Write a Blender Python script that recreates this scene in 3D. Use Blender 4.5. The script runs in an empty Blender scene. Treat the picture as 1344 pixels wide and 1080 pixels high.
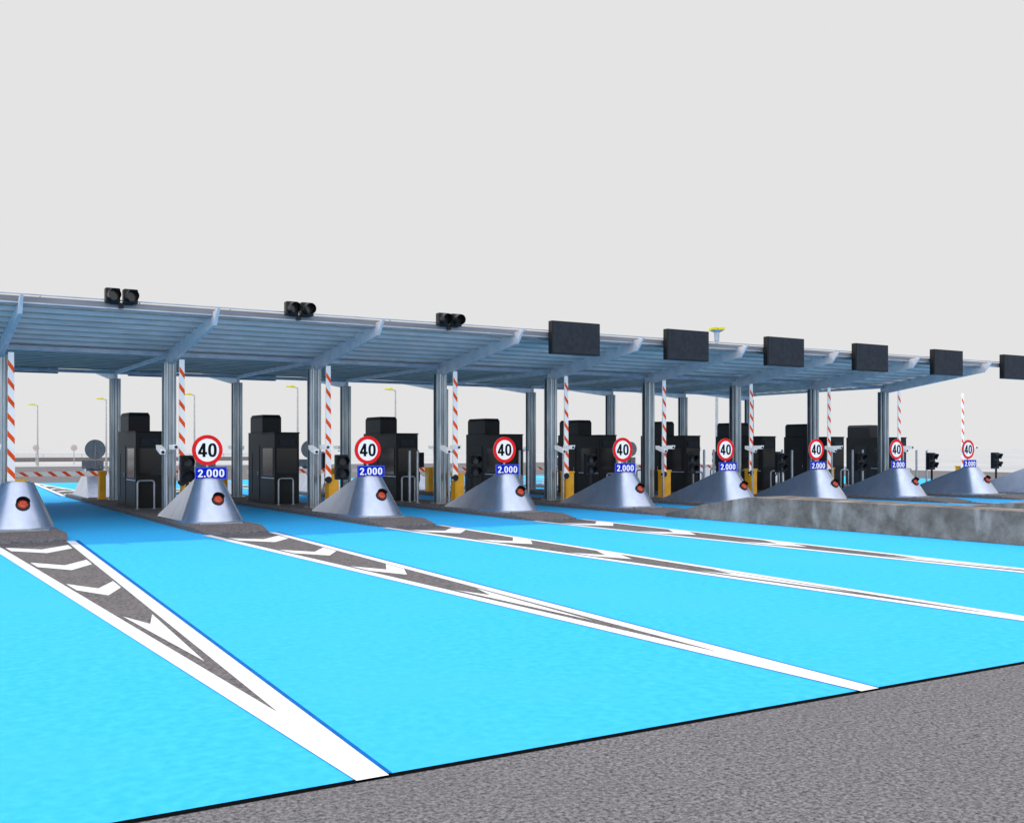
import bpy, bmesh, math, random
from mathutils import Vector, Matrix
random.seed(4)
S=bpy.context.scene
COL=S.collection
# ------------------------------------------------ materials
def mat(name,col,rough=0.6,metal=0.0,col2=None,scale=8.0,lo=0.4,hi=0.6,bump=0.0,bscale=None,detail=5,layer=None,stretch=None,emis=0.0,spec=None,bdist=0.01,nrough=0.5,layer2=None):
    m=bpy.data.materials.new(name); m.use_nodes=True
    nt=m.node_tree; b=nt.nodes["Principled BSDF"]
    b.inputs["Roughness"].default_value=rough; b.inputs["Metallic"].default_value=metal
    if spec is not None: b.inputs["Specular IOR Level"].default_value=spec
    tc=nt.nodes.new("ShaderNodeTexCoord")
    vec=tc.outputs["Object"]
    if stretch:
        mp=nt.nodes.new("ShaderNodeMapping"); mp.inputs["Scale"].default_value=stretch
        nt.links.new(vec,mp.inputs["Vector"]); vec=mp.outputs["Vector"]
    if col2 is None: col2=tuple(c*0.82 for c in col)
    n=nt.nodes.new("ShaderNodeTexNoise"); n.inputs["Scale"].default_value=scale; n.inputs["Detail"].default_value=detail; n.inputs["Roughness"].default_value=nrough
    nt.links.new(vec,n.inputs["Vector"])
    r=nt.nodes.new("ShaderNodeValToRGB")
    r.color_ramp.elements[0].position=lo; r.color_ramp.elements[1].position=hi
    r.color_ramp.elements[0].color=(*col2,1); r.color_ramp.elements[1].color=(*col,1)
    nt.links.new(n.outputs["Fac"],r.inputs["Fac"])
    out=r.outputs["Color"]
    for ly in (layer,layer2): # (color, scale, lo, hi, amount, stretch)
        if not ly: continue
        v2=vec
        if len(ly)>5:
            mp=nt.nodes.new("ShaderNodeMapping"); mp.inputs["Scale"].default_value=ly[5]
            nt.links.new(tc.outputs["Object"],mp.inputs["Vector"]); v2=mp.outputs["Vector"]
        n2=nt.nodes.new("ShaderNodeTexNoise"); n2.inputs["Scale"].default_value=ly[1]; n2.inputs["Detail"].default_value=6
        nt.links.new(v2,n2.inputs["Vector"])
        r2=nt.nodes.new("ShaderNodeValToRGB"); r2.color_ramp.elements[0].position=ly[2]; r2.color_ramp.elements[1].position=ly[3]
        r2.color_ramp.elements[1].color=(ly[4],)*3+(1,) if len(ly)>4 else (1,1,1,1)
        nt.links.new(n2.outputs["Fac"],r2.inputs["Fac"])
        mx=nt.nodes.new("ShaderNodeMix"); mx.data_type='RGBA'
        nt.links.new(r2.outputs["Color"],mx.inputs["Factor"]); nt.links.new(out,mx.inputs["A"])
        mx.inputs["B"].default_value=(*ly[0],1); out=mx.outputs["Result"]
    nt.links.new(out,b.inputs["Base Color"])
    if emis>0:
        nt.links.new(out,b.inputs["Emission Color"]); b.inputs["Emission Strength"].default_value=emis
    if bump>0:
        nb=nt.nodes.new("ShaderNodeTexNoise"); nb.inputs["Scale"].default_value=bscale or scale*3; nb.inputs["Detail"].default_value=4
        nt.links.new(vec,nb.inputs["Vector"])
        bp=nt.nodes.new("ShaderNodeBump"); bp.inputs["Strength"].default_value=bump; bp.inputs["Distance"].default_value=bdist
        nt.links.new(nb.outputs["Fac"],bp.inputs["Height"]); nt.links.new(bp.outputs["Normal"],b.inputs["Normal"])
    return m
M={}
M['ground']=mat("pale_ground",(0.50,0.50,0.49),0.95,col2=(0.43,0.43,0.42),scale=0.05)
M['asphalt']=mat("asphalt",(0.34,0.325,0.33),0.9,col2=(0.022,0.020,0.021),scale=30,lo=0.36,hi=0.68,detail=7,nrough=.8,bump=0.15,bscale=45,layer=((0.12,0.115,0.12),0.5,0.4,0.75,0.25),spec=0.12)
M['gore']=mat("gore_asphalt",(0.25,0.23,0.23),0.9,col2=(0.05,0.045,0.047),scale=22,lo=0.36,hi=0.66,detail=6,nrough=.75,bump=0.2,bscale=50,layer=((0.18,0.155,0.145),1.5,0.5,0.75,0.5),spec=0.12)
M['cyan']=mat("cyan_coating",(0.055,0.515,0.95),0.75,col2=(0.036,0.455,0.91),scale=9,lo=0.35,hi=0.65,bump=0.45,bscale=14,layer=((0.058,0.49,0.89),0.35,0.45,0.8),spec=0.06)
M['edge_shade']=mat("coating_edge_shade",(0.0,0.14,0.48),0.8,scale=5,spec=0.1)  # shade along the coating's raised edge, painted as a dark blue strip
M['black']=mat("black_joint",(0.004,0.004,0.004),0.95,scale=5,spec=0.02)
M['white_paint']=mat("white_marking",(0.84,0.83,0.83),0.7,col2=(0.75,0.74,0.74),scale=14,lo=0.3,hi=0.5,layer=((0.58,0.58,0.58),2.3,0.6,0.85,0.5),spec=0.2)
M['kerb']=mat("kerb_concrete",(0.27,0.24,0.235),0.9,col2=(0.09,0.078,0.078),scale=16,lo=0.34,hi=0.66,nrough=.65,bump=0.3,bscale=30,spec=0.2)
M['concrete']=mat("wall_concrete",(0.31,0.265,0.235),0.9,col2=(0.13,0.108,0.093),scale=2.0,lo=0.36,hi=0.68,nrough=.68,bump=0.25,bscale=16,
  layer=((0.12,0.10,0.085),0.6,0.50,0.68,0.6),layer2=((0.52,0.48,0.45),1.0,0.56,0.72,0.65,(1.6,1.6,0.5)),detail=12,spec=0.12)
M['steel']=mat("blue_grey_steel",(0.50,0.55,0.63),0.42,0.6,col2=(0.38,0.43,0.52),scale=2.5,lo=0.35,hi=0.65)
M['ribsteel']=mat("rib_steel",(0.92,0.84,0.82),0.5,0.3,col2=(0.76,0.71,0.72),scale=2.5,lo=0.35,hi=0.65)
M['steel_dk']=mat("column_steel",(0.50,0.56,0.59),0.30,0.8,col2=(0.30,0.36,0.40),scale=3,lo=0.3,hi=0.7,stretch=(1,1,0.25))
M['purlin']=mat("purlin_steel",(0.98,0.83,0.80),0.45,0.7,col2=(0.84,0.73,0.72),scale=1.6,lo=0.3,hi=0.7,layer=((.6,.52,.5),.5,.5,.75,.5))
M['flange']=mat("purlin_lip",(0.50,0.42,0.32),0.6,0.2,col2=(0.36,0.32,0.26),scale=1.6)
M['deck']=mat("roof_deck",(0.96,0.82,0.78),0.45,0.6,col2=(0.76,0.68,0.66),scale=1.2)
M['fascia']=mat("fascia_sheet",(0.26,0.25,0.265),0.6,0.0,col2=(0.17,0.165,0.18),scale=1.4,lo=0.3,hi=0.7,stretch=(0.5,1,3))
M['silver']=mat("galvanised_shell",(0.66,0.71,0.84),0.27,0.9,col2=(0.52,0.57,0.70),scale=1.8,lo=0.3,hi=0.7,bump=0.05,bscale=1.2,stretch=(1.4,1.4,0.5),bdist=0.05)
M['pipe']=mat("pipe_steel",(0.50,0.52,0.55),0.3,0.8,scale=5)
M['booth']=mat("booth_panel",(0.013,0.015,0.015),0.5,0.0,col2=(0.008,0.009,0.009),scale=1.5,lo=0.3,hi=0.7,spec=0.25)
M['boothcap']=mat("booth_cap_panel",(0.018,0.019,0.021),0.5,0.0,scale=1.5,spec=0.25)
M['glass']=mat("booth_glass",(0.006,0.007,0.008),0.12,0.0,scale=3,spec=.35)
M['dark']=mat("dark_housing",(0.010,0.011,0.013),0.4,0.0,scale=6,spec=0.3)
M['board']=mat("board_face",(0.014,0.018,0.026),0.6,0.0,col2=(0.021,0.026,0.036),scale=6,spec=.3)
M['white']=mat("white_enamel",(0.92,0.92,0.92),0.4,0.0,col2=(0.88,0.88,0.88),scale=6,emis=0.15)  # enamel glows slightly, standing in for brighter light on the signs
M['boomwhite']=mat("boom_white",(0.92,0.92,0.92),0.4,0.0,col2=(0.88,0.88,0.88),scale=6,emis=0.25)  # added glow lifts booms and camera housings above their real lighting
M['red']=mat("sign_red",(0.85,0.008,0.010),0.5,0.0,scale=6,emis=0.15,spec=.2)  # rim red with a little added glow to look brightly lit
M['boomred']=mat("boom_red",(0.95,0.10,0.01),0.5,0.0,scale=6,emis=0.22,spec=.2)  # stripes glow a little in place of stronger light
M['ink']=mat("sign_black",(0.004,0.004,0.004),0.6,0.0,scale=6,spec=.1)
M['blue']=mat("plate_blue",(0.0015,0.018,0.50),0.7,0.0,scale=6,emis=0.2,spec=0.03)  # unlit plate, brightened by a small glow in the material
M['border']=mat("plate_border_pale",(0.35,0.42,0.75),0.5,0.0,scale=6)
M['signback']=mat("sign_back_grey",(0.58,0.50,0.47),0.8,0.0,scale=6,spec=.2)
M['yellow']=mat("cabinet_yellow",(0.95,0.47,0.01),0.45,0.0,col2=(0.84,0.40,0.01),scale=3,emis=0.06)  # faint glow added so the painted cabinets look better lit
M['lens']=mat("lamp_lens_orange",(0.72,0.075,0.012),0.12,0.0,col2=(0.40,0.03,0.01),scale=20,emis=0.04)
M['lensdk']=mat("lamp_lens_dark",(0.03,0.03,0.035),0.15,0.0,scale=20)
M['lampyellow']=mat("lamp_head_yellow",(0.85,0.75,0.03),0.5,0.0,scale=6)
# ------------------------------------------------ mesh builder
class MB:
    def __init__(s): s.v=[];s.f=[];s.m=[];s.sm=[]
    def add(s,vs,fs,mi=0,smooth=False):
        o=len(s.v); s.v+= [tuple(v) for v in vs]
        for f in fs: s.f.append([o+i for i in f]); s.m.append(mi); s.sm.append(smooth)
    def box(s,x0,x1,y0,y1,z0,z1,mi=0):
        vs=[(x0,y0,z0),(x1,y0,z0),(x1,y1,z0),(x0,y1,z0),(x0,y0,z1),(x1,y0,z1),(x1,y1,z1),(x0,y1,z1)]
        s.add(vs,[(0,3,2,1),(4,5,6,7),(0,1,5,4),(1,2,6,5),(2,3,7,6),(3,0,4,7)],mi)
    def hexa(s,b,t,mi=0):
        s.add(list(b)+list(t),[(0,3,2,1),(4,5,6,7),(0,1,5,4),(1,2,6,5),(2,3,7,6),(3,0,4,7)],mi)
    def cyl(s,p0,p1,r0,r1=None,n=16,mi=0,caps=True):
        if r1 is None:r1=r0
        p0=Vector(p0);p1=Vector(p1);d=(p1-p0).normalized()
        a=Vector((0,0,1)) if abs(d.z)<0.9 else Vector((1,0,0))
        u=d.cross(a).normalized();w=d.cross(u)
        vs=[]
        for p,r in((p0,r0),(p1,r1)):
            for i in range(n):
                t=2*math.pi*i/n; vs.append(p+u*math.cos(t)*r+w*math.sin(t)*r)
        s.add(vs,[((i+1)%n,i,n+i,n+(i+1)%n) for i in range(n)],mi,True)
        if caps:
            s.add(vs[:n],[tuple(range(n))],mi); s.add(vs[n:],[tuple(reversed(range(n)))],mi)
    def tube(s,pts,r,n=10,mi=0):
        for a,b in zip(pts[:-1],pts[1:]): s.cyl(a,b,r,r,n,mi)
    def ring(s,c,ro,ri,y0,y1,n=40,mi=0):
        vs=[]
        for (r,y) in((ro,y0),(ri,y0),(ro,y1),(ri,y1)):
            for i in range(n):
                t=2*math.pi*i/n; vs.append((c[0]+r*math.cos(t),y,c[2]+r*math.sin(t)))
        fs=[]
        for i in range(n):
            j=(i+1)%n
            fs+=[(i,j,n+j,n+i),(2*n+i,3*n+i,3*n+j,2*n+j),(i,2*n+i,2*n+j,j),(n+i,n+j,3*n+j,3*n+i)]
        s.add(vs,fs,mi)
    def prismY(s,poly,y0,y1,mi=0):
        n=len(poly); vs=[(x,y0,z) for x,z in poly]+[(x,y1,z) for x,z in poly]
        s.add(vs,[tuple(range(n)),tuple(reversed(range(n,2*n)))]+[((i+1)%n,i,n+i,n+(i+1)%n) for i in range(n)],mi)
    def mesh(s,name,mats,bevel=0):
        me=bpy.data.meshes.new(name); me.from_pydata(s.v,[],s.f)
        for m in mats: me.materials.append(M[m])
        for p,mi,sm in zip(me.polygons,s.m,s.sm): p.material_index=mi; p.use_smooth=sm
        bm=bmesh.new(); bm.from_mesh(me); bmesh.ops.recalc_face_normals(bm,faces=bm.faces); bm.to_mesh(me); bm.free()
        me.update(); return me
def obj(name,me,parent=None,loc=(0,0,0),bevel=0):
    o=bpy.data.objects.new(name,me); COL.objects.link(o)
    o.location=loc
    if parent: o.parent=parent
    if bevel:
        b=o.modifiers.new("Bevel",'BEVEL'); b.width=bevel; b.segments=2; b.limit_method='ANGLE'
    return o
def part(name,mb,mats,parent,bevel=0,loc=(0,0,0)): return obj(name,mb.mesh(name,mats if isinstance(mats,list) else [mats]),parent,loc,bevel)
def thing(name,label,category,group=None,loc=(0,0,0),rot=0):
    e=bpy.data.objects.new(name,None); e.empty_display_size=0.3; COL.objects.link(e)
    e.location=loc; e.rotation_euler=(0,0,rot); e["label"]=label; e["category"]=category
    if group: e["group"]=group
    return e
def clone(root,loc,rot=0,label=None):
    def rec(o,par):
        c=o.copy(); COL.objects.link(c)
        if par: c.parent=par
        for ch in list(o.children): rec(ch,c)
        return c
    c=rec(root,None); c.location=loc; c.rotation_euler=(0,0,rot)
    if label: c["label"]=label
    return c
def struct(name,me):
    o=obj(name,me); o["kind"]="structure"; return o
def sheet(name,polys,z,mats,zs=None):
    mb=MB()
    for i,(p,mi,dz) in enumerate(polys): mb.add([(x,y,z+dz) for x,y in p],[tuple(range(len(p)))],mi)
    me=bpy.data.meshes.new(name); me.from_pydata(mb.v,[],mb.f)
    for m in mats: me.materials.append(M[m])
    for p,mi in zip(me.polygons,mb.m): p.material_index=mi
    bm=bmesh.new(); bm.from_mesh(me)
    for f in bm.faces:
        if f.normal.z<0: f.normal_flip()
    bm.to_mesh(me); bm.free()
    o=struct(name,me); return o
# bold condensed grotesque digits drawn as thin solids facing -Y
def glyphs(mb,text,cx,cz,h,y,wscale=1.0,gap=.09):
    W={'0':.60,'4':.62,'2':.57,'.':.18}
    tot=sum(W[c] for c in text)+gap*(len(text)-1)
    x0=-tot/2
    def T(p): return (cx+(x0+p[0])*h*wscale, cz+(p[1]-.5)*h)
    for c in text:
        if c=='0':
            n=36; vs=[]
            def se(a,b,t):
                ct,st=math.cos(t),math.sin(t); e=2/2.5
                return (.30+a*math.copysign(abs(ct)**e,ct), .5+b*math.copysign(abs(st)**e,st))
            for (a,b,yy) in((.30,.5,y-.004),(.105,.34,y-.004),(.30,.5,y),(.105,.34,y)):
                for i in range(n):
                    q=T(se(a,b,2*math.pi*i/n)); vs.append((q[0],yy,q[1]))
            fs=[]
            for i in range(n):
                j=(i+1)%n
                fs+=[(i,j,n+j,n+i),(i,2*n+i,2*n+j,j),(n+i,n+j,3*n+j,3*n+i)]
            mb.add(vs,fs)
        elif c=='4':
            mb.prismY([T(p) for p in((.31,0),(.51,0),(.51,1),(.31,1))],y-.004,y)
            mb.prismY([T(p) for p in((0,.19),(.62,.19),(.62,.36),(0,.36))],y-.0045,y)
            mb.prismY([T(p) for p in((0,.355),(.19,.355),(.32,.62),(.32,1.0))],y-.0037,y)
        elif c=='2':
            cl=[]
            for i in range(15):
                t=math.radians(178-215*i/14); cl.append((.28+.20*math.cos(t),.70+.21*math.sin(t)))
            cl.append((.11,.10)); hw=.09
            L=[];R=[]
            for i,p in enumerate(cl):
                a=cl[max(0,i-1)];b=cl[min(len(cl)-1,i+1)]
                dx,dz=b[0]-a[0],b[1]-a[1]; l=math.hypot(dx,dz); nx,nz=-dz/l*hw,dx/l*hw
                L.append((p[0]+nx,p[1]+nz));R.append((p[0]-nx,p[1]-nz))
            for i in range(len(cl)-1):
                mb.prismY([T(L[i]),T(L[i+1]),T(R[i+1]),T(R[i])],y-.004,y)
            mb.prismY([T(p) for p in((.01,0),(.56,0),(.56,.16),(.01,.16))],y-.0045,y)
        else:
            mb.prismY([T(p) for p in((0,0),(.18,0),(.18,.18),(0,.18))],y-.004,y)
        x0+=W[c]+gap
# ------------------------------------------------ layout constants
YC=39.8; X0=7.92; SP=5.01
NI=list(range(-1,9))
def XN(n): return X0+SP*n
# ------------------------------------------------ ground
sheet("ground",[([(-2500,-800),(3500,-800),(3500,3500),(-2500,3500)],0,0)],0.0,['ground'])
sheet("road",[([(-60,-60),(90,-60),(90,138),(-60,138)],0,0)],0.004,['asphalt'])
YA,YB=6.6,2*YC-6.6
XL,XR=-22.0,66.0
sheet("road_joint",[([(XL,YA-0.06),(XR,YA-0.06),(XR,YA+.02),(XL,YA+.02)],0,0),([(XL,YB-0.02),(XR,YB-0.02),(XR,YB+.07),(XL,YB+.07)],0,0)],0.008,['black'])
sheet("coloured_lane_pavement",[([(XL,YA),(XR,YA),(XR,YB),(XL,YB)],0,0)],0.012,['cyan'])
def hwo(y): return 0.12+0.85*(y-6.6)/20.4
def hwi(y): return max(0,hwo(y)-0.2)
def gore(n,side):
    X=XN(n)
    def P(x,y):
        x=x-.075*(27-y)/20.4
        return (X+x,y) if side==0 else (X-x,2*YC-y)
    polys=[]
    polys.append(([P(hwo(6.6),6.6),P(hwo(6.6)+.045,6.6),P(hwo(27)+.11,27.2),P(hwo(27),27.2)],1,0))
    polys.append(([P(-hwo(6.6),6.55),P(hwo(6.6),6.55),P(hwo(27),27.0),P(-hwo(27),27.0)],0,0.004))
    polys.append(([P(0,8.6),P(hwi(27),27.0),P(-hwi(27),27.0)],2,0.008))
    w=lambda y:hwi(y)*.93-0.015
    polys.append(([P(0,11.0),P(w(14.3)*.9,14.5),P(0,13.7),P(-w(14.3)*.9,14.5)],0,0.012))
    for a in (16.7,20.5,24.1):
        polys.append(([P(0,a),P(w(a+.8),a+.85),P(w(a+1.7),a+1.75),P(0,a+.9)],0,0.012))
        polys.append(([P(0,a),P(0,a+.9),P(-w(a+1.7),a+1.75),P(-w(a+.8),a+.85)],0,0.012))
    o=sheet("gore_marking",polys,0.016,['white_paint','edge_shade','gore'])
for n in [-2]+NI+[9]:
    if n not in(3,4): gore(n,0)
    gore(n,1)
# ------------------------------------------------ islands
mb=MB()
def island_profile(z,ins):
    w=.93-ins; L=YC-27.0-ins
    pts=[(-w,-L+1.0),(-w+.12,-L+.15),(w-.12,-L+.15),(w,-L+1.0),(w,L-1.0),(w-.12,L-.15),(-w+.12,L-.15),(-w,L-1.0)]
    return [(x,y,z) for x,y in pts]
a=island_profile(0.0,0);b=island_profile(0.11,0.0);c=island_profile(.15,.04)
def nose(p,zz):
    return [(x,y,(zz*0.35 if abs(y)>YC-27.0-.5 else zz)) for x,y,z in p]
b=nose(b,.11);c=nose(c,.15)
mb.add(a+b+c,[(i,(i+1)%8,8+(i+1)%8,8+i) for i in range(8)]+[(8+i,8+(i+1)%8,16+(i+1)%8,16+i) for i in range(8)]+[(19,20,23,16),(16,17,18,19),(20,21,22,23)])
isl=mb.mesh("toll_island",['kerb'])
for i,n in enumerate(NI):
    o=obj("toll_island",isl,loc=(XN(n),YC,0.012)); o["label"]="long raised grey kerb island between cyan toll lanes"; o["category"]="traffic island"; o["group"]="toll islands"
# ------------------------------------------------ crash cushion
def hull(pts,name,mats):
    bm=bmesh.new()
    for p in pts: bm.verts.new(p)
    r=bmesh.ops.convex_hull(bm,input=bm.verts)
    for g in r['geom_interior']:
        if isinstance(g,bmesh.types.BMVert): bm.verts.remove(g)
    bmesh.ops.dissolve_limit(bm,angle_limit=math.radians(1),verts=bm.verts,edges=bm.edges)
    bmesh.ops.recalc_face_normals(bm,faces=bm.faces)
    me=bpy.data.meshes.new(name); bm.to_mesh(me); bm.free()
    for m in mats: me.materials.append(M[m])
    for p in me.polygons:p.use_smooth=True
    me.set_sharp_from_angle(angle=math.radians(14))
    return me
def place_pairs(proto,dx,dy,z,labels=None,rear=True,front=True,ns=NI,rearlabel=None,skip=(),rskip=()):
    first=True
    for n in ns:
        if front and n not in skip:
            if first: proto.location=(XN(n)+dx,YC+dy,z); first=False
            else: clone(proto,(XN(n)+dx,YC+dy,z))
        if rear and n not in rskip:
            clone(proto,(XN(n)-dx,YC-dy,z),math.pi,rearlabel)
ZK=0.162
cu=thing("crash_cushion","silver wedge crash cushion with orange lamp on island nose","crash barrier","crash cushions on island noses")
pts=[]
for i in range(33):
    t=math.pi*i/32
    pts.append((.86*math.cos(t),-.45-.95*math.sin(t),0.06)); pts.append((.86*math.cos(t),-.45-.95*math.sin(t),0.0))
for i in range(33):
    t=math.pi*i/32; pts.append((.40*math.cos(t),-.12-.40*math.sin(t),1.2))
pts+=[(.39,.0,1.2),(-.39,.0,1.2)]
pts+=[(.76,2.95,0),(-.76,2.95,0),(.75,2.95,.04),(-.75,2.95,.04)]
obj("shell",hull(pts,"shell",['silver']),cu)
mb=MB(); mb.cyl((0,-.16,1.195),(0,-.16,1.23),.33,.31,32); part("top_cap",mb,'pipe',cu)
mb=MB()
mb.box(-.6,.6,-1.52,-1.42,0,.04); part("base_rail",mb,'pipe',cu)
nrm=Vector((0,-.806,.592)).normalized(); pc=Vector((.05,-.935,.63))
mb=MB(); mb.cyl(pc-nrm*.06,pc+nrm*.05,.185,.17,28); mb2=MB()
prev=(.125,.05)
for e,r in((.075,.11),(.092,.08),(.10,.035)):
    mb2.cyl(pc+nrm*prev[1],pc+nrm*e,prev[0],r,24,caps=False); prev=(r,e)
mb2.cyl(pc+nrm*.09,pc+nrm*.1005,.04,.03,16)
lamp=part("warning_lamp",mb,'dark',cu); part("lens",mb2,'lens',lamp)
mb=MB(); n=14; vs=[];fs=[]
up=Vector((0,nrm.z,-nrm.y))
for i in range(n+1):
    t=math.radians(10)+math.radians(160)*i/n
    for (e,r) in((0.03,.165),(0.17,.17)):
        q=pc+nrm*e+Vector((1,0,0))*math.cos(t)*r+up*math.sin(t)*r; vs.append(q)
for i in range(n): fs.append((2*i,2*i+1,2*i+3,2*i+2))
mb.add(vs,fs,0,True); part("hood",mb,'dark',lamp)
place_pairs(cu,0,-9.5,ZK)
# ------------------------------------------------ speed sign
sg=thing("speed_limit_sign","round red-rimmed 40 sign above blue 2.000 plate on crash cushion","traffic sign","speed limit signs on crash cushions")
zc=.86
mb=MB(); mb.cyl((0,0.0,-.04),(0,0.03,zc+.2),.035,.035,12); mb.box(-.12,.12,-.13,.08,-.02,.05); part("post",mb,'pipe',sg)
mb=MB(); mb.cyl((0,-.02,zc),(0,.0,zc),.44,.44,48); d=part("sign_disc",mb,'signback',sg)
mb=MB(); mb.cyl((0,-.024,zc),(0,-.0205,zc),.34,.34,48); part("sign_face",mb,'white',d)
mb=MB(); mb.ring((0,0,zc),.44,.335,-.032,-.0203); part("sign_rim",mb,'red',d)
mb=MB(); glyphs(mb,"40",0,zc,.40,-.0245,1.04,.07); part("numerals",mb,'ink',d)
zp=.19
mb=MB(); mb.box(-.36,.56,-.03,-.02,zp-.18,zp+.18); p=part("distance_plate",mb,'signback',sg)
mb=MB(); mb.box(-.36,.56,-.05,-.031,zp-.18,zp+.18); part("plate_face",mb,'blue',p)
mb=MB()
for (a0,a1,b0,b1) in((-.348,.548,.161,.167),(-.348,.548,-.167,-.161),(-.348,-.342,-.161,.161),(.542,.548,-.161,.161)):
    mb.box(a0,a1,-.054,-.0505,zp+b0,zp+b1)
part("plate_border",mb,'border',p)
mb=MB(); glyphs(mb,"2.000",.1,zp,.225,-.051,1.12,.12); part("numerals",mb,'white',p)
place_pairs(sg,0,-9.5,ZK+1.19,rearlabel="round speed limit sign seen from its plain grey back",skip=(-1,))
# ------------------------------------------------ barriers
def barrier(raised):
    b=thing("toll_barrier","yellow barrier cabinet with raised red and white striped boom" if raised else "yellow barrier cabinet with lowered red and white striped boom","barrier gate","raised lane barriers" if raised else "lowered lane barriers")
    cw=.36 if raised else .24
    mb=MB(); mb.box(-.02,cw,-.18,.22,.04,1.12); mb.box(-.05,cw+.03,-.21,.25,1.12,1.18); mb.box(-.05,cw+.03,-.21,.25,0,.04); 
    cab=part("cabinet",mb,'yellow',b,bevel=.015)
    mb=MB(); mb.box(.03,cw-.05,-.19,-.181,.15,.85); mb.box(cw-.12,cw-.09,-.2,-.19,.45,.6); part("cabinet_door",mb,'yellow',cab)
    L=3.98
    mbw=MB();mbr=MB();mbh=MB()
    ox=-.07 if raised else 0
    def tr(x,z):
        return (x+ox,z+1.0) if raised else (z+0.0,1.06-x)
    def quad(mbx,pl,y0,y1):
        mbx.prismY([tr(*a) for a in pl],y0,y1)
    w0,w1=.108,.080
    quad(mbw,[(-w0,-.1),(w0,-.1),(w1,L),(-w1,L)],-.27,-.22)
    zz=.16
    W=lambda z:w0+(w1-w0)*z/L
    while zz+.43<L:
        for ya,yb in((-.276,-.2705),(-.2195,-.214)):
            quad(mbr,[(-W(zz+.24),zz+.24),(W(zz),zz),(W(zz+.2),zz+.18),(-W(zz+.4),zz+.42)],ya,yb)
        zz+=.53
    boom=part("boom",mbw,'boomwhite',b)
    part("stripes",mbr,'boomred',boom)
    zq=1.0 if raised else 1.06
    mbh.cyl((ox,-.30,zq),(ox,-.17,zq),.12,.12,20); part("pivot_hub",mbh,'dark',b)
    return b
place_pairs(barrier(True),.30,-5.25,ZK,rear=False)
place_pairs(barrier(False),.28,-5.5,ZK,front=False)
def purge(o):
    for c in list(o.children): purge(c)
    bpy.data.objects.remove(o)
for o in [o for o in COL.objects if o.parent is None and o.type=='EMPTY' and o.name.startswith("toll_barrier") and o.location.length<.01]: purge(o)
# ------------------------------------------------ booth
bo=thing("toll_booth","near-black boxy toll booth with raised roof cap","toll booth","toll booths")
mb=MB(); mb.box(-.48,.48,-1.8,-.15,0,2.66); mb.box(-.46,.46,-.148,1.6,0,2.72); mb.box(-.50,.50,-1.83,-.16,2.662,2.71); W=part("wall",mb,'booth',bo,bevel=.012)
mb=MB(); mb.hexa([(-.38,-.0,2.722),(.38,-.0,2.722),(.38,1.58,2.722),(-.38,1.58,2.722)],[(-.38,.0,3.30),(.38,.0,3.30),(.38,1.58,3.30),(-.38,1.58,3.30)])
mb.hexa([(-.385,-.005,3.302),(.385,-.005,3.302),(.385,1.585,3.302),(-.385,1.585,3.302)],[(-.33,.06,3.42),(.33,.06,3.42),(.33,1.52,3.42),(-.33,1.52,3.42)])
part("roof_cap",mb,'boothcap',bo,bevel=.01)
mb=MB(); mb.box(-.40,.40,-1.812,-1.802,1.15,2.1); part("window",mb,'glass',bo)
mb=MB(); mb.box(-.492,-.483,-1.6,-.4,1.05,2.1); part("window",mb,'glass',bo)
mb=MB(); mb.box(.483,.492,-1.6,-.4,1.05,2.1); part("window",mb,'glass',bo)
mb=MB(); mb.box(-.475,-.463,.1,.95,.08,2.2); d=part("door",mb,'boothcap',bo,bevel=.004)
mb=MB(); mb.cyl((-.50,.2,1.05),(-.50,.2,1.2),.012,.012,8); part("handle",mb,'pipe',d)
mb=MB(); mb.box(-.31,.31,-1.806,-1.8025,.46,.80)
for z in (.5,.56,.62,.68,.74): mb.box(-.3,.3,-1.814,-1.807,z,z+.02)
part("vent",mb,'dark',bo)
for x in(-.44,.41):
    mb=MB(); mb.box(x,x+.03,-1.815,-1.802,.1,2.5); part("corner_trim",mb,'boothcap',bo)
mb=MB(); mb.box(-.30,.30,-1.83,-1.802,2.2,2.45); part("lane_display",mb,'board',bo)
mb=MB(); mb.box(-.49,-.482,-1.75,-.2,.95,.985); part("counter_ledge",mb,'pipe',bo)
mb=MB(); mb.box(-.472,-.462,1.05,1.5,.3,1.9); part("service_hatch",mb,'boothcap',bo)
place_pairs(bo,0,0,ZK,rear=False)
# ------------------------------------------------ guard hoops + posts
h=thing("guard_hoop","bent galvanised pipe hoop guarding the booth","guard rail","guard hoops")
pts=[(-.28,0,0),(-.28,0,.88)]+[(-.18-.10*math.cos(t),0,.88+.10*math.sin(t)) for t in (.4,.8,1.2,1.57)]
pts+=[(.18+.10*math.sin(t),0,.88+.10*math.cos(t)) for t in (0,.4,.8,1.2,1.57)]+[(.28,0,0)]
mb=MB(); mb.tube(pts,.035,12); part("pipe",mb,'pipe',h)
for x in(-.28,.28):
    mb=MB(); mb.cyl((x,0,0),(x,0,.02),.08,.08,16); part("base_flange",mb,'pipe',h)
place_pairs(h,-.28,-2.5,ZK)
h=thing("steel_post","slim galvanised steel post with domed cap","bollard","steel posts")
mb=MB(); mb.cyl((0,0,0),(0,0,2.0),.055,.055,14); mb.cyl((0,0,2.0),(0,0,2.04),.055,.02,14); part("shaft",mb,'pipe',h)
mb=MB(); mb.box(-.1,.1,-.1,.1,0,.02); part("base_flange",mb,'pipe',h)
h2=clone(h,(0,0,0))
place_pairs(h,-.55,-3.9,ZK,skip=(-1,0,1),rear=False); place_pairs(h2,-.6,-3.3,ZK,skip=(-1,0,1),rear=False)
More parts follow.
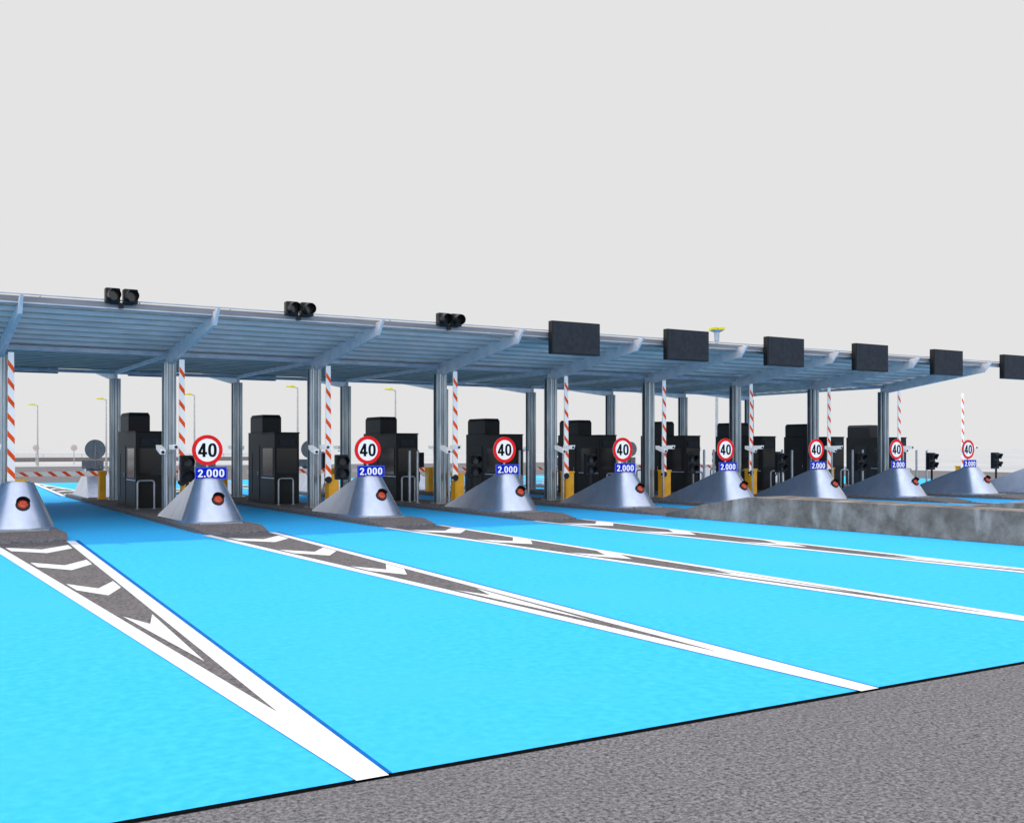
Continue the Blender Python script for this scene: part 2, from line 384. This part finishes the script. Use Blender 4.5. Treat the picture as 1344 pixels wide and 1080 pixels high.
# ------------------------------------------------ cameras
c=thing("surveillance_camera","white twin camera housings on a slim post","camera","lane cameras")
mb=MB(); mb.cyl((0,0,0),(0,0,2.05),.04,.04,12); mb.box(-.09,.09,-.09,.09,0,.02); mb.cyl((-.22,0,1.98),(.22,0,1.98),.02,.02,8); part("post",mb,'pipe',c)
for sx,tl in((-.2,.22),(.2,-.1)):
    mb=MB()
    y0,y1=-.36,.18
    mb.hexa([(sx-.08,y0,2.02-tl*.5),(sx+.08,y0,2.02-tl*.5),(sx+.08,y1,2.06),(sx-.08,y1,2.06)],[(sx-.09,y0-.06,2.17-tl*.5),(sx+.09,y0-.06,2.17-tl*.5),(sx+.09,y1,2.21),(sx-.09,y1,2.21)])
    k=part("camera_housing",mb,'boomwhite',c,bevel=.01)
    mb=MB(); mb.cyl((sx,y0-.05,2.09-tl*.5),(sx,y0+.02,2.09-tl*.5),.05,.05,14); part("lens",mb,'lensdk',k)
place_pairs(c,-.42,-6.25,ZK)
# ------------------------------------------------ lane signals
s=thing("lane_signal","black two-lamp lane signal with hoods on short post","traffic light","lane signals")
mb=MB(); mb.cyl((0,0,0),(0,0,.80),.05,.05,12); mb.box(-.12,.12,-.12,.12,0,.07); part("post",mb,'dark',s)
mb=MB(); mb.box(-.21,.21,-.05,.17,.77,1.59); hd=part("signal_head",mb,'dark',s,bevel=.03)
for z in(.98,1.38):
    mb=MB(); mb.cyl((0,-.075,z),(0,-.051,z),.14,.15,24); part("lens",mb,'lensdk',hd)
    mb=MB(); n=18
    vs=[];fs=[]
    for i in range(n+1):
        t=math.radians(-30)+math.radians(240)*i/n
        for r in(.17,.185):
            vs+= [(r*math.cos(t),-.05,z+r*math.sin(t)),(r*math.cos(t),-.05-.14-.16*max(0,math.sin(t)),z+r*math.sin(t)-.03)]
    for i in range(n):
        o0=i*4;o1=o0+4
        fs+=[(o0,o0+1,o1+1,o1),(o0+2,o1+2,o1+3,o0+3),(o0+1,o0+3,o1+3,o1+1)]
    mb.add(vs,fs,0,True); part("hood",mb,'dark',hd)
place_pairs(s,-.12,-7.65,ZK+.30,skip=(-1,),rskip=(-1,0,1))
# ------------------------------------------------ canopy
can=thing("toll_canopy","long blue-grey steel canopy on paired steel columns over the booths","canopy",loc=(0,YC,0))
CX0,CX1=-22.0,43.7
def zu(y):
    ay=abs(y)
    return 5.42 if ay<=4.75 else 5.42+(ay-4.75)*(5.98-5.42)/(10.1-4.75)
mb=MB()
ys=[-10.1,-4.75,4.75,10.1]
for a,b in zip(ys[:-1],ys[1:]):
    mb.hexa([(CX0,a,zu(a)+.17),(CX1,a,zu(a)+.17),(CX1,b,zu(b)+.17),(CX0,b,zu(b)+.17)],[(CX0,a,zu(a)+.24),(CX1,a,zu(a)+.24),(CX1,b,zu(b)+.24),(CX0,b,zu(b)+.24)])
part("roof",mb,'deck',can)
mb=MB()
y=-9.95
while y<=9.96:
    z=zu(y); mb.box(CX0+.01,CX1-.01,y-.02,y+.02,z+.045,z+.165); mb.box(CX0+.01,CX1-.01,y-.03,y+.03,z+.015,z+.044,1)
    y+=.71
part("purlins",mb,['purlin','flange'],can)
for sgn in(-1,1):
    XE=CX1+(3.2 if sgn<0 else 0)
    mb=MB(); yy=sgn*10.17
    mb.box(CX0,XE,yy-.05,yy+.05,6.075,6.22); part("fascia",mb,'fascia',can)
    mb=MB(); mb.cyl((CX0,sgn*10.17,6.28),(XE,sgn*10.17,6.28),.018,.018,10)
    x=CX0+.4
    while x<CX1: mb.cyl((x,sgn*10.17,6.22),(x,sgn*10.17,6.27),.02,.02,8); x+=2.5
    mb.box(CX0,XE,sgn*10.17-.06,sgn*10.17+.06,6.03,6.07)
    part("edge_rail",mb,'steel',can)
for yy in(-4.75,4.75):
    mb=MB(); mb.box(CX0,CX1-.2,yy-.08,yy+.08,5.29,5.42); part("eaves_beam",mb,'steel',can)
for n in range(-2,8):
    X=XN(n)
    mb=MB()
    for sgn in(-1,1):
        y0,y1=sgn*10.78,sgn*4.6; yb=sgn*10.35
        q=[(X-.05,yb,5.74),(X+.05,yb,5.74),(X+.065,y1,4.98),(X-.065,y1,4.98)]
        tq=[(X-.035,y0,6.20),(X+.035,y0,6.20),(X+.065,y1,5.44),(X-.065,y1,5.44)]
        mb.hexa(q,tq)
    mb.box(X-.06,X+.06,-4.59,4.59,5.28,5.40)
    part("rib",mb,'ribsteel',can)
    for yy in(-4.72,4.78):
        mb=MB(); w=.19
        mb.box(X-w,X+w,yy-.19,yy-.16,.16,5.10); mb.box(X-w,X+w,yy+.16,yy+.19,.16,5.10); mb.box(X-.03,X+.03,yy-.159,yy+.159,.16,5.10)
        mb.cyl((X-.10,yy-.20,.16),(X-.10,yy-.20,5.09),.055,.055,14); mb.cyl((X+.10,yy-.20,.16),(X+.10,yy-.20,5.09),.055,.055,14)
        mb.cyl((X-.115,yy,.16),(X-.115,yy,5.09),.06,.06,12)
        mb.box(X-.28,X+.28,yy-.28,yy+.28,.155,.20)
        part("column",mb,'steel_dk',can)
# ------------------------------------------------ overhead boards & signals
b=thing("message_board","dark blank electronic message board hung on canopy edge","display board","overhead message boards")
mb=MB(); mb.box(-1.0,1.0,-.26,-.02,-.56,.56); fr=part("housing",mb,'dark',b,bevel=.02)
mb=MB(); mb.box(-.96,.96,-.27,-.262,-.52,.52); part("screen",mb,'board',fr)
for x in(-.6,.6):
    mb=MB(); mb.box(x-.04,x+.04,-.019,.06,-.4,.5); part("bracket",mb,'pipe',b)
locs=[(5.22+5*j,29.55,0) for j in range(3,9)]
for i,(x,y,_) in enumerate(locs):
    if i==0: b.location=(x,y,6.03)
    else: clone(b,(x,y,6.05))
for j in(0,1,2): clone(b,(5.5+5*j,2*YC-29.5,6.17),math.pi,"dark electronic message board seen under the canopy's rear edge")
s=thing("overhead_signal","pair of black hooded signal lamps mounted on canopy edge","traffic light","overhead signals")
for sx in(-.23,.23):
    mb=MB(); mb.box(sx-.19,sx+.19,-.12,.12,.03,.43); hd=part("signal_head",mb,'dark',s,bevel=.03)
    mb=MB(); mb.cyl((sx,-.14,.23),(sx,-.121,.23),.14,.15,24); part("lens",mb,'lensdk',hd)
    mb=MB(); mb.cyl((sx,-.42,.22),(sx,-.12,.23),.16,.17,24,caps=False); part("hood",mb,'dark',hd)
mb=MB(); mb.box(-.06,.06,-.03,.03,-.10,.03); mb.box(-.3,.3,-.03,.03,.0,.03); part("bracket",mb,'dark',s)
for j in(0,1,2):
    L=(5.40+5*j,29.5,6.15)
    if j==0: s.location=L
    else: clone(s,L)
# ------------------------------------------------ concrete walls
def wall(n,H,ye):
    X=XN(n)
    w=thing("concrete_wall","weathered brown-grey concrete wall with ramped end beside cyan lane","wall","concrete divider walls",loc=(X,0,0))
    mb=MB()
    st=[(5.5,.25),(9,.33),(12,.42),(15,.52),(18,.62)]+([(ye,.84)] if ye>18.9 else [])+[(ye+1.9,.90),(ye+3.9,.94)]
    vs=[]
    for i,(y,hw) in enumerate(st):
        h=H if i<len(st)-2 else (H*.62 if i==len(st)-2 else .09)
        vs+=[(-hw,y,.017),(hw,y,.017),(hw-.04,y,h),(-hw+.04,y,h)]
    fs=[(0,1,2,3)]
    for i in range(len(st)-1):
        o=i*4
        for k in range(4): fs.append((o+k,o+(k+1)%4,o+4+(k+1)%4,o+4+k))
    o=4*(len(st)-1); fs.append((o,o+3,o+2,o+1))
    mb.add(vs,fs); part("wall_body",mb,'concrete',w,bevel=.01)
wall(3,.80,23.0);wall(4,.72,18.2)
# ------------------------------------------------ street lamps
def lamp(x,y,h,r=0):
    l=thing("street_lamp","tall slim grey lamp post with yellowish head","street lamp","street lamps",loc=(x,y,0),rot=r)
    mb=MB(); mb.cyl((0,0,0),(0,0,h),.11,.06,12); mb.cyl((0,0,0),(0,0,.8),.15,.15,12); part("pole",mb,'pipe',l)
    mb=MB(); mb.cyl((0,0,h-.05),(-.5,0,h+.08),.045,.04,8); part("arm",mb,'pipe',l)
    mb=MB(); mb.hexa([(-1.1,-.16,h+.02),(-.3,-.16,h-.02),(-.3,.16,h-.02),(-1.1,.16,h+.02)],[(-1.05,-.1,h+.16),(-.35,-.13,h+.2),(-.35,.13,h+.2),(-1.05,.1,h+.16)]); part("lamp_head",mb,'lampyellow',l,bevel=.02)
for x,y,h in((15.9,141.0,7.6),(21.6,127.0,7.9),(27.8,111.5,7.9),(32.6,92.8,7.9),(41.5,90.5,7.8)): lamp(x,y,h)
l=thing("high_mast_lamp","tall mast with a ring of yellow floodlights","street lamp",loc=(57.4,63.2,0))
mb=MB(); mb.cyl((0,0,0),(0,0,11.75),.12,.10,16); part("pole",mb,'pipe',l)
mb=MB(); mb.cyl((0,0,10.9),(0,0,11.62),.20,.22,20); mb.cyl((0,0,11.62),(0,0,11.75),.25,.55,20); part("crown_ring",mb,'steel',l)
for i in range(4):
    t=i*math.pi/2+.3; mb=MB(); c0=(.40*math.cos(t),.40*math.sin(t))
    mb.box(c0[0]-.24,c0[0]+.24,c0[1]-.2,c0[1]+.2,11.77,12.0); part("floodlight",mb,'lampyellow',l,bevel=.03)
# ------------------------------------------------ background
w=thing("parapet","long pale concrete parapet along the far road edge","wall",loc=(60,188,0))
mb=MB(); mb.hexa([(-140,-.3,0),(0,-.3,0),(0,.3,0),(-140,.3,0)],[(-140,-.12,.7),(0,-.12,.7),(0,.12,.7),(-140,.12,.7)])
part("wall_body",mb,'kerb',w)
mb=MB()
for i in range(0,140,6): mb.box(-139.98+i,-139.88+i,-.1,.1,.7,1.2)
mb.box(-140,0,-.05,.05,1.2,1.28); mb.box(-140,0,-.04,.04,.93,1.0)
part("top_rail",mb,'pipe',w)
for x,y in((17.6,158),(21.4,150)):
    r=thing("road_sign","small round grey-backed road sign on thin post","traffic sign","distant road signs",loc=(x,y,0))
    mb=MB(); mb.cyl((0,0,0),(0,0,2.6),.05,.05,8); part("post",mb,'pipe',r)
    mb=MB(); mb.cyl((0,-.08,2.3),(0,-.055,2.3),.42,.42,28); part("sign_disc",mb,'signback',r)
# ------------------------------------------------ camera, light, world
cam=bpy.data.cameras.new("Camera"); co=bpy.data.objects.new("Camera",cam); COL.objects.link(co)
co.location=(0,0,2.27); co.rotation_euler=(math.radians(90),0,-math.atan2(.5159,.8567))
cam.sensor_fit='HORIZONTAL'; cam.sensor_width=36; cam.lens=1358.5/1344*36; cam.shift_y=(588-540)/1344
cam.clip_end=8000; cam.clip_start=.05
S.camera=co
su=bpy.data.lights.new("Sun",'SUN'); su.energy=1.8; su.angle=math.radians(1.5); su.color=(1,.97,.92)
so=bpy.data.objects.new("Sun",su); COL.objects.link(so)
d=Vector((-.30,.60,1.0)).normalized()
so.rotation_euler=d.to_track_quat('Z','Y').to_euler(); so.location=(0,0,50)
# hazy bright sky: even grey ahead, brighter overhead (slightly blue) and brighter in the opposite quarter
wd=bpy.data.worlds.new("World"); S.world=wd; wd.use_nodes=True
nt=wd.node_tree; bg=nt.nodes["Background"]
tc=nt.nodes.new("ShaderNodeTexCoord"); sp=nt.nodes.new("ShaderNodeSeparateXYZ"); rp=nt.nodes.new("ShaderNodeValToRGB")
nt.links.new(tc.outputs["Generated"],sp.inputs[0]); nt.links.new(sp.outputs["Z"],rp.inputs["Fac"])
rp.color_ramp.elements[0].position=.45; rp.color_ramp.elements[0].color=(.775,.775,.775,1)
rp.color_ramp.elements[1].position=.95; rp.color_ramp.elements[1].color=(.95,1.02,1.2,1)
dt=nt.nodes.new("ShaderNodeVectorMath"); dt.operation='DOT_PRODUCT'; dt.inputs[1].default_value=(-.5159,-.8567,0)
nt.links.new(tc.outputs["Generated"],dt.inputs[0])
rb=nt.nodes.new("ShaderNodeMapRange"); rb.inputs["From Min"].default_value=0.0; rb.inputs["From Max"].default_value=0.8; rb.inputs["To Min"].default_value=1.0; rb.inputs["To Max"].default_value=1.9
nt.links.new(dt.outputs["Value"],rb.inputs["Value"])
nt.links.new(rp.outputs["Color"],bg.inputs[0]); nt.links.new(rb.outputs["Result"],bg.inputs[1])
S.view_settings.view_transform='Standard'; S.view_settings.look='None'; S.view_settings.exposure=0
